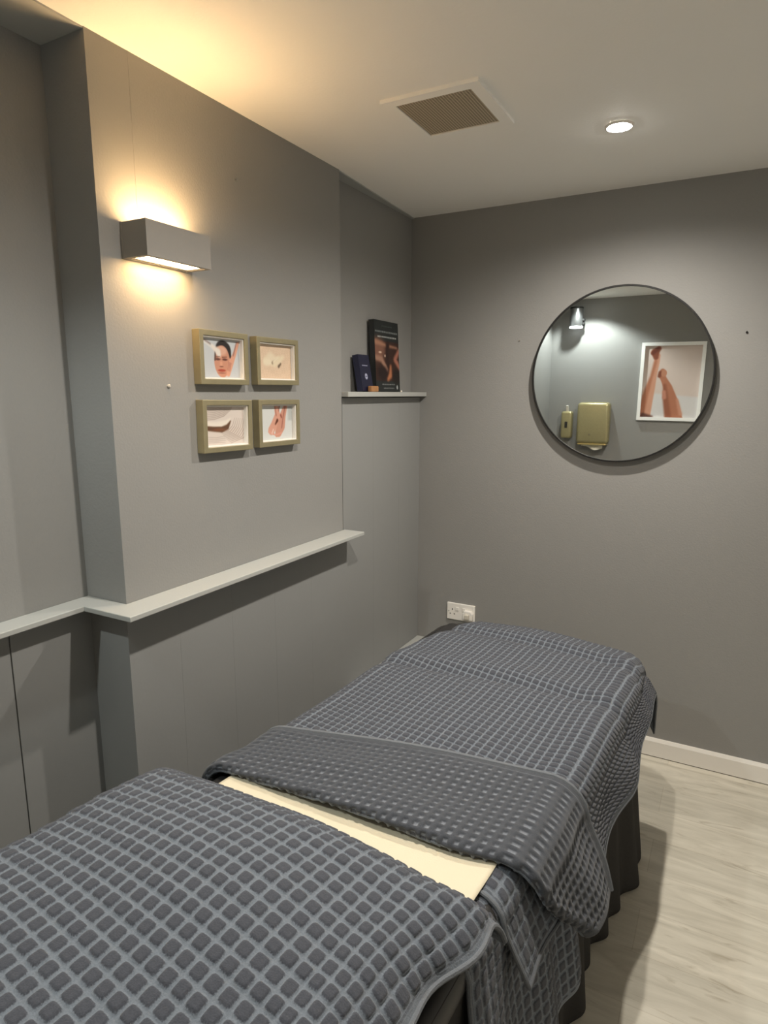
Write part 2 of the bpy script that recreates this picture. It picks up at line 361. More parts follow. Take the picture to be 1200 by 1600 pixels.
# ================================================================== PRINTED PICTURES (painted into a colour attribute on the printed sheet)
def print_mat(name, rough=0.5):
    m, nt, b = nodes(name)
    at = nt.nodes.new('ShaderNodeAttribute'); at.attribute_name = 'print'
    nt.links.new(at.outputs['Color'], b.inputs['Base Color']); b.inputs['Roughness'].default_value = rough
    return m
M['print'] = print_mat('printed_picture', 0.45)
M['printcover'] = print_mat('printed_cover', 0.35)
class Canvas:
    def __init__(s, w, h, n, bg):
        s.w, s.h = w, h; s.nu = n; s.nv = max(2, int(n*h/w))
        s.U, s.V = np.meshgrid(np.linspace(0, 1, s.nu), np.linspace(0, 1, s.nv))   # v up
        s.img = np.ones((s.nv, s.nu, 3))*np.array(bg); s.asp = h/w
    def put(s, mask, col, op=1.0):
        a = (np.clip(mask, 0, 1)*op)[..., None]; s.img = s.img*(1-a) + np.array(col)*a
    def ell(s, cx, cy, rx, ry, col, rot=0.0, soft=0.12, op=1.0):
        x, y = s.U-cx, (s.V-cy)*s.asp; c, sn = math.cos(rot), math.sin(rot)
        xr, yr = x*c+y*sn, -x*sn+y*c
        d = np.sqrt((xr/rx)**2+(yr/(ry*s.asp))**2); s.put(1-sstep(1-soft, 1+soft, d), col, op)
    def stroke(s, pts, col, soft=0.015, op=1.0):
        """pts: (u,v,r) chain of tapered capsules"""
        best = np.full(s.U.shape, 9.0)
        for (x0, y0, r0), (x1, y1, r1) in zip(pts, pts[1:]):
            ax, ay = x0, y0*s.asp; bx, by = x1, y1*s.asp; dx, dy = bx-ax, by-ay
            t = np.clip(((s.U-ax)*dx+(s.V*s.asp-ay)*dy)/(dx*dx+dy*dy+1e-9), 0, 1)
            d = np.hypot(s.U-ax-t*dx, s.V*s.asp-ay-t*dy)-(r0+(r1-r0)*t); best = np.minimum(best, d)
        s.put(1-sstep(-soft, soft, best), col, op); return best
    def rect(s, u0, u1, v0, v1, col, soft=0.008, op=1.0):
        s.put(sstep(u0-soft, u0+soft, s.U)*(1-sstep(u1-soft, u1+soft, s.U))*sstep(v0-soft, v0+soft, s.V)*(1-sstep(v1-soft, v1+soft, s.V)), col, op)
    def text(s, u0, u1, v, hgt, col, seed, op=1.0):
        """blurred line of lettering too small to read in the photo"""
        r = np.random.RandomState(seed); u = u0
        while u < u1-0.02:
            wd = r.uniform(0.03, 0.075)*min(1.0, (u1-u0)*2); s.rect(u, min(u+wd, u1), v-hgt/2*r.uniform(.75, 1), v+hgt/2*r.uniform(.75, 1), col, 0.006, op); u += wd+0.012
    def sheet(s, name, P00, eu, ev, m, parent):
        """P00 + u*w*eu + v*h*ev"""
        P = np.array(P00)+s.U[..., None]*s.w*np.array(eu)+s.V[..., None]*s.h*np.array(ev)
        o = grid_mesh(name, P, mats=[m], parent=parent, smooth=False)
        c = np.ones((s.nv*s.nu, 4), np.float32)
        im = np.clip(s.img, 0, 1); c[:, :3] = np.where(im <= .04045, im/12.92, ((im+.055)/1.055)**2.4).reshape(-1, 3)
        a = o.data.attributes.new('print', 'FLOAT_COLOR', 'POINT'); a.data.foreach_set('color', c.reshape(-1))
        return o

def art_face(w, h):
    c = Canvas(w, h, 120, (.72, .73, .74))
    c.stroke([(0.02, .97, .030), (.25, .82, .035), (.42, .68, .05)], (.80, .79, .77)); c.stroke([(0.05, .98, .018), (.24, .86, .015)], (.55, .49, .47), .02)
    c.ell(.57, .72, .20, .25, (.10, .075, .07), rot=-.25); c.stroke([(.68, .80, .06), (.75, .55, .03)], (.10, .075, .07))
    c.ell(.53, .42, .205, .42, (.74, .52, .42), soft=.06); c.ell(.50, .70, .16, .12, (.80, .62, .53), soft=.3)
    c.stroke([(.36, .66, .018), (.345, .45, .012)], (.16, .11, .10))
    c.stroke([(.30, .80, .03), (.43, .66, .065), (.45, .60, .05)], (.85, .81, .77), .03)
    for x in (.415, .60): c.ell(x, .475, .065, .030, (.36, .20, .16), soft=.5); c.stroke([(x-.06, .53, .009), (x+.05, .545, .006)], (.38, .23, .18))
    c.ell(.50, .36, .035, .07, (.80, .58, .47), soft=.5); c.ell(.505, .285, .05, .016, (.50, .29, .23), soft=.5)
    c.ell(.51, .185, .10, .034, (.63, .25, .18), soft=.3); c.ell(.51, .115, .09, .02, (.60, .38, .30), soft=.6)
    c.stroke([(.97, .93, .03), (.86, .62, .045), (.74, .34, .07), (.68, .10, .05)], (.80, .58, .48)); c.stroke([(.93, .95, .012), (.83, .60, .012)], (.55, .38, .34), .02)
    for k in range(3): c.stroke([(.70+.03*k, .42-.02*k, .010), (.66+.03*k, .20-.01*k, .008)], (.66, .43, .35), .012)
    return c
def art_cream(w, h):
    c = Canvas(w, h, 110, (.80, .70, .60))
    n = np.sin(c.U*47+np.sin(c.V*31)*2)*np.sin(c.V*53+np.sin(c.U*29)*2); c.img += n[..., None]*.018
    c.stroke([(.27, .52, .09), (.38, .68, .07), (.50, .60, .05)], (.83, .77, .67), .05); c.stroke([(.22, .50, .05), (.42, .47, .05)], (.84, .79, .69), .04)
    c.stroke([(.44, .47, .03), (.58, .58, .022)], (.48, .40, .32), .02); c.stroke([(.48, .50, .035), (.60, .63, .03)], (.85, .80, .70), .03)
    c.stroke([(.50, .42, .05), (.66, .58, .06), (.76, .66, .03)], (.83, .77, .66), .04); c.stroke([(.62, .37, .028), (.68, .45, .018)], (.42, .35, .28), .02)
    return c
def art_wave(w, h):
    c = Canvas(w, h, 130, (.80, .755, .72))
    # raked ripples sweeping round the tip of the curve
    for k in range(9):
        o = .045*k
        c.stroke([(-.02, .66+o, .005), (.25, .68+o, .007), (.48, .76+o, .008), (.66+.02*k, .92+o, .004)], (.58, .52, .48), .012, .8)
    for k in range(9):
        o = .050*k
        c.stroke([(.40+o*.6, .32-o*.75, .003), (.58+o, .36-o*.55, .008), (.70+o, .50-o*.35, .007), (.76+o, .70-o*.1, .003)], (.60, .53, .49), .012, .8)
    for k in range(4): c.stroke([(.0, .22-.05*k, .004), (.30, .19-.045*k, .006), (.5, .22-.06*k, .002)], (.68, .63, .60), .01)
    c.stroke([(.0, .54, .05), (.3, .53, .055), (.52, .56, .05), (.64, .68, .012)], (.86, .82, .77), .03)
    c.stroke([(-.02, .46, .038), (.22, .42, .042), (.42, .40, .05), (.56, .46, .045), (.65, .62, .010)], (.36, .24, .16), .02)
    c.ell(.36, .40, .16, .035, (.45, .28, .18), soft=.5)
    return c
def art_feet(w, h):
    c = Canvas(w, h, 120, (.77, .775, .765))
    c.rect(.86, 1.0, .55, 1.0, (.66, .67, .66), .05)
    sk, dk = (.74, .53, .45), (.52, .30, .25)
    c.stroke([(.80, 1.02, .055), (.70, .70, .09), (.64, .40, .12), (.56, .22, .10), (.50, .14, .05)], sk)
    c.stroke([(.50, 1.02, .055), (.54, .72, .08), (.42, .42, .09), (.34, .28, .09)], (.78, .57, .49))
    c.stroke([(.78, 1.0, .02), (.70, .60, .012), (.66, .34, .012)], dk, .02, .8); c.stroke([(.46, 1.0, .012), (.50, .72, .012)], dk, .02, .7); c.stroke([(.60, 1.0, .02), (.58, .86, .012)], dk, .02, .8)
    c.stroke([(.53, .57, .03), (.47, .46, .014)], (.34, .16, .09), .02); c.stroke([(.64, .72, .018), (.66, .66, .016)], (.48, .22, .17), .02)
    for k in range(5): c.ell(.27+.035*k, .24-.02*k, .028, .035, (.80, .58, .51)); c.ell(.46+.045*k, .13+.012*k, .028, .03, (.79, .56, .49))
    c.stroke([(.40, .30, .012), (.36, .19, .012)], (.86, .74, .70), .015)
    return c
def art_legs(w, h):
    c = Canvas(w, h, 140, (.80, .735, .70))
    c.put(1-sstep(.27, .31, c.V-.06*c.U), (.80, .785, .78))
    sk, dk, lt = (.66, .42, .31), (.48, .25, .17), (.77, .56, .46)
    # drawn as seen in the room (the mirror turns it round)
    c.stroke([(.93, -.05, .105), (.89, .22, .095), (.84, .42, .07), (.80, .60, .045), (.77, .78, .045), (.78, .86, .06)], lt); c.stroke([(.99, .02, .06), (.94, .30, .055), (.85, .58, .025), (.80, .78, .03)], sk, .03)
    c.stroke([(.80, .84, .045), (.82, .91, .075), (.76, .96, .045)], dk, .02); c.stroke([(.86, .90, .035), (.78, .95, .03)], (.40, .19, .13), .02)
    c.stroke([(.36, -.05, .135), (.43, .20, .105), (.54, .42, .075), (.63, .54, .055), (.67, .60, .06), (.66, .65, .045)], sk); c.stroke([(.50, .02, .06), (.57, .28, .05), (.60, .45, .03)], (.56, .33, .23), .03)
    c.stroke([(.59, .28, .035), (.60, .36, .03)], (.72, .48, .39), .02); c.stroke([(.71, .58, .03), (.70, .63, .03)], dk, .02); c.ell(.63, .62, .05, .05, (.70, .48, .37))
    c.stroke([(.28, .05, .03), (.36, .25, .02)], (.76, .54, .44), .03)
    c.stroke([(.80, .0, .03), (.95, .02, .05)], (.34, .20, .16), .03)
    return c

# small gold box frames on the chimney breast
def gold_frame(y0, y1, z0, z1, art, label, tilt=0.0):
    d = 0.028; wd = 0.0160
    t = empty('picture_frame', (0, (y0+y1)/2, (z0+z1)/2), label, 'picture', 'gold framed pictures beside the wall light')
    hw, hh = (y1-y0)/2, (z1-z0)/2
    fr = MB().frame('x', -hw, hw, -hh, hh, wd, 0.0005, d).build('frame', M['gold'], t)
    bv = fr.modifiers.new('bevel', 'BEVEL'); bv.width = 0.0015; bv.segments = 2
    iw, ih = hw-wd, hh-wd
    mt = MB().box(0.004, 0.0095, -iw-0.002, iw+0.002, -ih-0.002, ih+0.002).build('mount', M['matboard'], t)
    MB().frame('x', -iw+0.0002, iw-0.0002, -ih+0.0002, ih-0.0002, 0.0030, 0.0096, d-0.005).build('spacer', M['matboard'], t)
    mg = 0.0050
    c = art(2*(iw-mg), 2*(ih-mg)); c.sheet('print', (0.0102, -iw+mg, -ih+mg), (0, 1, 0), (0, 0, 1), M['print'], mt)
    t.rotation_euler = (tilt, 0, 0)
    return t
gold_frame(1.590, 1.793, 1.598, 1.749, art_face, 'gold framed picture of a face being massaged, upper left of four')
gold_frame(1.834, 2.050, 1.600, 1.748, art_cream, 'gold framed picture of cream smeared on beige, upper right of four', 0.006)
gold_frame(1.590, 1.801, 1.402, 1.554, art_wave, 'gold framed picture of rippled sand around a brown curve, lower left of four', -0.012)
gold_frame(1.834, 2.050, 1.402, 1.553, art_feet, 'gold framed picture of two crossed feet, lower right of four', -0.004)

# ================================================================== ROUND MIRROR
mr = empty('round_mirror', (0.9062, YB, 1.6475), 'large round mirror with thin black frame on the back wall', 'mirror')
R0 = 0.3567
MB().lathe([(R0-0.007, -0.034), (R0-0.0065, -0.0352), (R0-0.001, -0.0352), (R0, -0.034), (R0, -0.004), (R0-0.007, -0.004), (R0-0.007, -0.034)], axis='y', n=128, cap=False).build('frame', M['black'], mr, smooth=True)
MB().lathe([(R0-0.006, -0.004), (R0-0.006, -0.029), (0.0001, -0.029)], axis='y', n=128).build('glass', M['mirror'], mr)

# ================================================================== WALL SOCKET
sk = empty('wall_socket', (0.1617, YB, 0.4653), 'white double wall socket above the foot of the couch', 'socket')
o = MB().box(0, 0.146, -0.010, 0, 0, 0.086, bevel=0.003).build('faceplate', M['white'], sk)
for x in (0.055, 0.091):
    s_ = MB().box(x-0.008, x+0.008, -0.0135, -0.0095, 0.050, 0.067, bevel=0.001).build('switch', M['white'], o)
    s_.rotation_euler = (0.0, 0, 0)
def pins(cx):
    p = MB(); p.box(cx-0.0022, cx+0.0022, -0.0104, -0.0095, 0.049, 0.058)
    p.box(cx-0.0145, cx-0.0075, -0.0104, -0.0095, 0.0285, 0.0325); p.box(cx+0.0075, cx+0.0145, -0.0104, -0.0095, 0.0285, 0.0325); return p
pins(0.029).build('pin_holes', M['hole'], o)
for x in (0.010, 0.136): MB().lathe([(0.0028, -0.0106), (0.0028, -0.0095)], c=(x, 0, 0.043), axis='y', n=16).build('screw', M['steel'], o)
pl = empty('plug', (0.1617+0.115, YB-0.010, 0.4653+0.036), 'white plug pushed into the right half of the socket', 'plug')
MB().prism([(-0.024, -0.022), (0.024, -0.022), (0.026, 0.010), (0.016, 0.024), (-0.016, 0.024), (-0.026, 0.010)], 'y', -0.020, 0, bevel=0.003).build('body', M['white'], pl)
MB().box(-0.011, 0.011, -0.036, -0.0195, -0.013, 0.010, bevel=0.003).build('grip', M['beige'], pl)

# ================================================================== ALCOVE SHELF AND WHAT STANDS ON IT
SHZ = 1.580
sh = empty('wall_shelf', (XC, (Y1+YB)/2, SHZ-0.022), 'narrow grey painted shelf across the far alcove', 'shelf')
MB().box(0, 0.030-XC, Y1-(Y1+YB)/2+0.001, YB-(Y1+YB)/2-0.001, 0.002, 0.022, bevel=0.002).build('board', M['litgrey'], sh)
def cover_big(w, h):
    c = Canvas(w, h, 130, (.12, .135, .135))
    c.rect(0, 1, .155, .715, (.20, .11, .08), .01)
    c.ell(.12, .60, .30, .16, (.47, .32, .26), soft=.5); c.stroke([(.0, .70, .05), (.45, .66, .03), (.9, .64, .02)], (.62, .45, .36), .04)
    c.stroke([(.0, .48, .05), (.25, .46, .06), (.45, .32, .05)], (.58, .44, .37), .04); c.ell(.20, .555, .06, .014, (.78, .68, .60), soft=.5); c.ell(.40, .51, .03, .018, (.80, .70, .62), soft=.5)
    c.stroke([(.52, .66, .07), (.48, .45, .05), (.60, .30, .04)], (.15, .07, .05), .05)
    c.stroke([(1.0, .60, .05), (.82, .47, .06), (1.0, .36, .05)], (.62, .40, .33), .05); c.stroke([(.62, .36, .04), (.60, .24, .07), (.50, .19, .05)], (.66, .42, .29), .05)
    c.ell(.28, .26, .20, .10, (.12, .055, .05), soft=.4); c.ell(.86, .22, .16, .10, (.09, .06, .05), soft=.4)
    c.text(.30, .74, .925, .014, (.26, .30, .28), 1); c.text(.03, .97, .845, .030, (.42, .44, .44), 2); c.text(.12, .92, .775, .026, (.58, .59, .59), 3)
    c.text(.24, .78, .105, .018, (.45, .46, .46), 4); c.text(.30, .74, .050, .018, (.45, .46, .46), 5); c.ell(.88, .065, .035, .032, (.62, .63, .63), soft=.3)
    return c
def cover_small(w, h):
    c = Canvas(w, h, 70, (.095, .10, .19))
    c.text(.26, .76, .70, .035, (.52, .53, .62), 6); c.ell(.50, .40, .13, .085, (.62, .63, .72), soft=.25); c.text(.40, .60, .40, .03, (.20, .21, .30), 8)
    return c
def standing(name, y0, y1, hgt, x_foot, x_top, depth, side_mat, art, label, cat):
    t = empty(name, (x_foot, (y0+y1)/2, SHZ), label, cat)
    hw = (y1-y0)/2; ang = math.atan2(x_foot-x_top, hgt)
    up = Vector((-math.sin(ang), 0, math.cos(ang))); nx = Vector((math.cos(ang), 0, math.sin(ang)))
    bm = bmesh.new(); V = []
    for a in (0, -depth):
        for (yy, zz) in ((-hw, 0), (hw, 0), (hw, hgt), (-hw, hgt)):
            V.append(bm.verts.new(nx*a+up*zz+Vector((0, yy, depth*math.sin(ang)))))
    for q in ((0,1,2,3), (7,6,5,4), (0,4,5,1), (1,5,6,2), (2,6,7,3), (3,7,4,0)): bm.faces.new([V[i] for i in q])
    bmesh.ops.recalc_face_normals(bm, faces=bm.faces[:])
    mb = MB(); mb.bm.free(); mb.bm = bm; mb.build('pages', side_mat, t)
    c = art(2*hw, hgt); P0 = nx*0.0006+Vector((0, -hw, depth*math.sin(ang)))
    c.sheet('cover', tuple(P0), (0, 1, 0), tuple(up), M['printcover'], t)
    return t
standing('brochure', 2.655, 2.872, 0.300, -0.008, -0.022, 0.026, M['blackcard'], cover_big, 'tall dark brochure with a massage photo leaning at the back of the shelf', 'brochure')
standing('leaflet', 2.520, 2.608, 0.148, 0.004, -0.022, 0.026, M['navycard'], cover_small, 'small navy leaflet with pale lettering left of the tall brochure', 'leaflet')
hb = empty('card_holder', (0.017, 2.582, SHZ), 'small orange wooden block in front of the navy leaflet', 'card holder')
MB().box(-0.010, 0.010, -0.030, 0.030, 0, 0.024, bevel=0.004).build('block', M['wood'], hb)
bd = MB().lathe([(0.0005, 0), (0.003, 0.001), (0.004, 0.004), (0.003, 0.007), (0.0005, 0.008)], n=16).build('bead', M['white'], smooth=True, loc=(0.018, 2.835, SHZ))
tag(bd, 'tiny white bead on the shelf right of the tall brochure', 'bead')

# ================================================================== SCREWS AND MARKS ON THE WALLS
def screw(name, loc, axis, m, r, label):
    o = MB().lathe([(r, 0), (r, -0.004 if axis == 'y' else 0.004), (r*0.6, -0.006 if axis == 'y' else 0.006)], axis=axis, n=14).build(name, m, loc=loc)
    return tag(o, label, 'screw' if name == 'wall_screw' else 'wall plug')
screw('wall_screw', (1.355, YB, 1.802), 'y', M['black'], 0.004, 'dark screw left in the back wall to the right of the mirror')
screw('wall_screw', (0.478, YB, 1.804), 'y', M['steel'], 0.0025, 'small screw left in the back wall to the left of the mirror')
screw('wall_plug', (0.0, 1.495, 1.592), 'x', M['putty'], 0.0050, 'small pale wall plug to the left of the gold framed pictures')
screw('wall_screw', (0.0, 1.797, 2.188), 'x', M['steel'], 0.003, 'tiny screw in the wall high to the right of the wall light')

# ================================================================== FRONT WALL THINGS (seen in the mirror)
ws = empty('cylinder_wall_light', (0.070, 0, 2.222), 'silver cylinder wall light with a dark cap, seen in the mirror', 'wall light')
CYc = 0.085
MB().lathe([(0.052, -0.080), (0.0535, -0.078), (0.0535, 0.066), (0.052, 0.068)], c=(0, CYc, 0), n=48).build('body', M['steel'], ws, smooth=True)
MB().lathe([(0.055, 0.066), (0.056, 0.068), (0.056, 0.076), (0.054, 0.079), (0.02, 0.079)], c=(0, CYc, 0), n=48).build('cap', M['black'], ws, smooth=True)
MB().lathe([(0.053, -0.094), (0.055, -0.092), (0.055, -0.082), (0.053, -0.080)], c=(0, CYc, 0), n=48).build('diffuser', M['spotglow'], ws, smooth=True)
wb = MB().box(-0.02, 0.02, 0, 0.045, -0.06, 0.06, bevel=0.003).build('bracket', M['black'], ws)
for z in (-0.030, -0.062):
    MB().lathe([(0.013, 0.0), (0.016, 0.005), (0.016, 0.016), (0.010, 0.021)], c=(0.050, CYc-0.01, z), axis='x', n=24).build('knob', M['black'], wb, smooth=True)

sd = empty('soap_dispenser', (0.027, 0, 1.305), 'slim gold soap dispenser beside the paper towel dispenser, seen in the mirror', 'soap dispenser')
o = MB().box(-0.047, 0.047, 0.0005, 0.085, -0.118, 0.118, bevel=0.020, seg=5).build('body', M['goldsatin'], sd, smooth=True)
MB().box(-0.012, 0.012, 0.083, 0.0865, -0.028, 0.028, bevel=0.003).build('window', M['hole'], o)
MB().prism([(0.040, 0.112), (0.058, 0.112), (0.072, 0.166), (0.060, 0.170)], 'x', -0.010, 0.010, bevel=0.002).build('lever', M['white'], sd)

td = empty('paper_towel_dispenser', (0.258, 0, 1.322), 'wide gold paper towel dispenser on the wall, seen in the mirror', 'paper towel dispenser')
prof = []
db_ = MB().box(-0.135, 0.135, 0.0005, 0.115, -0.175, 0.180, bevel=0.030, seg=6).build('body', M['goldsatin'], td, smooth=True)
o = MB().box(-0.122, 0.122, 0.004, 0.106, -0.187, -0.172, bevel=0.006).build('lip', M['goldside'], td)
MB().lathe([(0.010, 0.1145), (0.010, 0.1165), (0.006, 0.117)], c=(-0.020, 0, -0.095), axis='y', n=20).build('lock', M['gold'], db_)
U, V = np.meshgrid(np.linspace(-1, 1, 40), np.linspace(0, 1, 16))
P = np.stack([-0.005+U*0.088, 0.055+0.020*np.sin(U*4+0.5)*V+0.01*V, -0.184-V*(0.030+0.016*np.sin(U*2.4+0.6))], -1)
pt = grid_mesh('paper_towel', P+np.array((0.258, 0, 1.322)), mats=[M['tissue']])
pt.modifiers.new('thick', 'SOLIDIFY').thickness = 0.001
tag(pt, 'crumpled cream paper towel poking out below the gold dispenser, seen in the mirror', 'paper towel')

pf = empty('picture_frame', (0.845, 0, 1.672), 'white framed picture of raised bare legs, seen in the mirror', 'picture')
MB().frame('y', -0.2425, 0.2425, -0.318, 0.318, 0.027, 0.0005, 0.026).build('frame', M['whiteframe'], pf)
pb = MB().box(-0.219, 0.219, 0.002, 0.008, -0.295, 0.295).build('backing', M['matboard'], pf)
c = art_legs(0.430, 0.582); c.sheet('print', (0.215, 0.0088, -0.291), (-1, 0, 0), (0, 0, 1), M['print'], pb)
pf.rotation_euler = (0, 0.010, 0)

# ================================================================== TREATMENT COUCH
BX, BY, BR = 0.733, 1.5, -0.060        # couch axis: origin and rotation
HW, ZT = 0.345, 0.690                  # half width, top height
table = empty('massage_table', (BX, BY, 0), 'black treatment couch hidden under grey towels and a valance', 'massage table', rz=BR)
MB().box(-HW-0.030, HW, -0.98, 0.96, ZT-0.075, ZT, bevel=0.028, seg=4).build('mattress', M['vinyl'], table, smooth=True)
MB().box(-HW+0.03, HW-0.03, -0.95, 1.0, ZT-0.135, ZT-0.077, bevel=0.004).build('base_frame', M['legwood'], table)
for sx in (-1, 1):
    for yy in (-0.85, 0.90):
        MB().box(sx*0.28-0.022, sx*0.28+0.022, yy-0.022, yy+0.022, 0, ZT-0.136, bevel=0.003).build('leg', M['legwood'], table)

def couch_obj(o):
    o.location = (BX, BY, 0); o.rotation_euler = (0, 0, BR); return o

PERIOD = 0.0288
def normals(P):
    du = np.gradient(P, axis=1); dv = np.gradient(P, axis=0)
    n = np.cross(du, dv); n /= np.linalg.norm(n, axis=-1, keepdims=True)+1e-12
    return n
def tufts(ucell, vcell, half=0.36, soft=0.07):
    du = np.abs(ucell-np.floor(ucell)-0.5); dv = np.abs(vcell-np.floor(vcell)-0.5)
    d = (du**5+dv**5)**0.2
    return 1-sstep(half-soft, half+soft, d)
def arc_profile(t, w, r):
    """distance t along the cloth from the centre -> (x out, drop, cos, sin of slope)"""
    th = np.clip((t-w)/r, 0, math.pi/2); x = np.minimum(t, w)+r*np.sin(th); d = r*(1-np.cos(th))
    hang = np.maximum(t-w-r*math.pi/2, 0)
    return x, d, hang
def tube_along(name, pts, r, m, parent, flat=1.0):
    """hem cord along points"""
    pts = [Vector(p) for p in pts]; bm = bmesh.new(); rings = []
    n = 8
    for i, p in enumerate(pts):
        t = (pts[min(i+1, len(pts)-1)]-pts[max(i-1, 0)]).normalized()
        a = t.orthogonal().normalized() if i == 0 else (A - t*A.dot(t)).normalized()
        A = a; b_ = t.cross(a)
        rings.append([bm.verts.new(p+r*(math.cos(2*math.pi*k/n)*a+flat*math.sin(2*math.pi*k/n)*b_)) for k in range(n)])
    for q, s in zip(rings, rings[1:]):
        for k in range(n): bm.faces.new((q[k], q[(k+1) % n], s[(k+1) % n], s[k]))
    bm.faces.new(rings[0][::-1]); bm.faces.new(rings[-1])
    bmesh.ops.recalc_face_normals(bm, faces=bm.faces[:])
    mb = MB(); mb.bm.free(); mb.bm = bm
    return mb.build(name, m, parent, smooth=True)

# ---- valance (pleated skirt round the couch)
def valance():
    per = []                                                        # plan outline at the top, counter-clockwise
    hw, ye, yn, rc = 0.336, 0.985, -0.985, 0.10
    segs = [((hw, yn+rc), (hw, ye-rc)), ((hw-rc, ye), (-hw+rc, ye)), ((-hw, ye-rc), (-hw, yn+rc))]
    corners = [((hw-rc, ye-rc), 0), ((-hw+rc, ye-rc), 90)]
    out = []
    for i, (a, b2) in enumerate(segs):
        L = math.dist(a, b2); k = int(L/0.006)
        nrm = ((1, 0), (0, 1), (-1, 0))[i]
        for j in range(k): t = j/k; out.append((a[0]+(b2[0]-a[0])*t, a[1]+(b2[1]-a[1])*t, *nrm))
        if i < 2:
            (cx, cy_), a0 = corners[i]
            for j in range(12):
                th = math.radians(a0+90*j/12); out.append((cx+rc*math.cos(th), cy_+rc*math.sin(th), math.cos(th), math.sin(th)))
    out = np.array(out); s = np.arange(len(out))*0.006
    zs = np.linspace(0, 1, 40)[:, None]
    z = (ZT-0.012)*(1-zs)+0.012*zs
    y = out[:, 1][None]
    fl = np.interp(y, [-1, 0.0, 0.2, 0.42, 0.50, 0.62, 0.80, 1.1], [0.020, 0.030, 0.040, 0.022, 0.034, 0.056, 0.078, 0.030])
    fold = 0.011*np.sin(s*47+0.7*np.sin(s*9))+0.007*np.sin(s*23+1.3)
    off = fl*zs**1.2+fold[None]*zs**0.8+0.002
    P = np.stack([out[:, 0][None]-0.045*(out[:, 0][None] < -0.2)+out[:, 2][None]*off, out[:, 1][None]+out[:, 3][None]*off, z+0*off], -1)
    o = grid_mesh('valance', P, mats=[M['skirt']]); o.modifiers.new('thick', 'SOLIDIFY').thickness = 0.002
    tag(o, 'charcoal pleated valance hanging round the couch down to the floor', 'valance')
    return couch_obj(o)
valance()

# ---- generic flat towel over the couch (top + right and left hang)
def drape(name, y0, y1, aL, aR, off, h, mats, label, cat, ztop=None, w=0.300, r=0.045, step=0.0030, flare=0.0, ripple=0.0, rf=20.0, group=None, tufth=0.0038, tip=None):
    na = int((aR+aL)/step); nv = int((y1-y0)/step)
    a = np.linspace(-aL, aR, na)[None, :]; yv = np.linspace(y0, y1, nv)[:, None]
    t = np.abs(a); s = np.sign(a)
    x, d, hang = arc_profile(t, w, r+off)
    bulge = hang*flare+ripple*np.sin(yv*rf+1.7*np.sin(yv*7))*sstep(0, 0.12, hang)
    X = s*(x+bulge); Z = ZT+off-d-hang+0*yv; Y = yv+0*a
    if tip is not None: Y = Y+tip(a, yv, hang*(s > 0)); 
    P = np.stack([X+0*yv, Y, Z], -1)
    N = normals(P)
    uc, vc = a/0.0275+0*yv, yv/0.0275+0*a
    edge = np.minimum(np.minimum(a+aL, aR-a)+0*yv, np.minimum(yv-y0, y1-yv)+0*a)
    T = tufts(uc, vc, 0.39)*sstep(0.008, 0.014, edge)
    P2 = P+N*(tufth*T)[..., None]
    uv = np.stack([np.where(edge < 0.011, 0.0, uc), np.where(edge < 0.011, 0.0, vc)], -1)
    o = grid_mesh(name, P2, uv=uv, mats=mats); o.modifiers.new('thick', 'SOLIDIFY').thickness = 0.0025
    tag(o, label, cat, group); couch_obj(o)
    return o, P

# lower towel covering the couch, near hem on the right side just past the pillow
towel, Pt = drape('waffle_towel', -0.425, 0.10, 0.50, 0.76, 0.004, 0, [M['waffle']], 'dark grey waffle towel hanging straight down the right side under the other towels', 'towel', flare=0.15, ripple=0.010, rf=26,
      tip=lambda a, y, hg: -0.25*np.minimum(hg, 0.15)*(1-sstep(-0.43, -0.2, y)))
ed = np.vstack([Pt[0, :, :]])
sel = ed[int(len(ed)*0.30)::6]
tube_along('hem', [tuple(p) for p in sel], 0.0045, M['hem'], towel)
# short towel under the paper, its corner hanging as a point
tw2, Pt2 = drape('waffle_towel', -0.292, 0.05, 0.48, 0.490, 0.011, 0, [M['waffle']], 'grey waffle towel under the cream paper, its corner hanging in a point', 'towel', flare=0.42, ripple=0.004, rf=30,
      tip=lambda a, y, hg: 0.10*hg)
e1 = [tuple(p) for p in Pt2[0, int(Pt2.shape[1]*0.40)::6]]; e2 = [tuple(p) for p in Pt2[4:110:6, -1]]
tube_along('hem', e1+[tuple(Pt2[0, -1])]+e2, 0.0045, M['hem'], tw2)

# cream couch roll across the couch
U, V = np.meshgrid(np.linspace(-0.318, 0.310, 60), np.linspace(-0.46, -0.10, 20))
x, d, hang = arc_profile(np.abs(U), 0.340, 0.060)
P = np.stack([np.sign(U)*x, V, ZT+0.0185-d-0.003*np.exp(-((V+0.25)/0.05)**2)+0*U], -1)
pp = grid_mesh('couch_roll', P, mats=[M['paper']]); pp.modifiers.new('thick', 'SOLIDIFY').thickness = 0.0006
couch_obj(pp); tag(pp, 'strip of cream couch roll paper showing between the two grey towels', 'paper sheet')

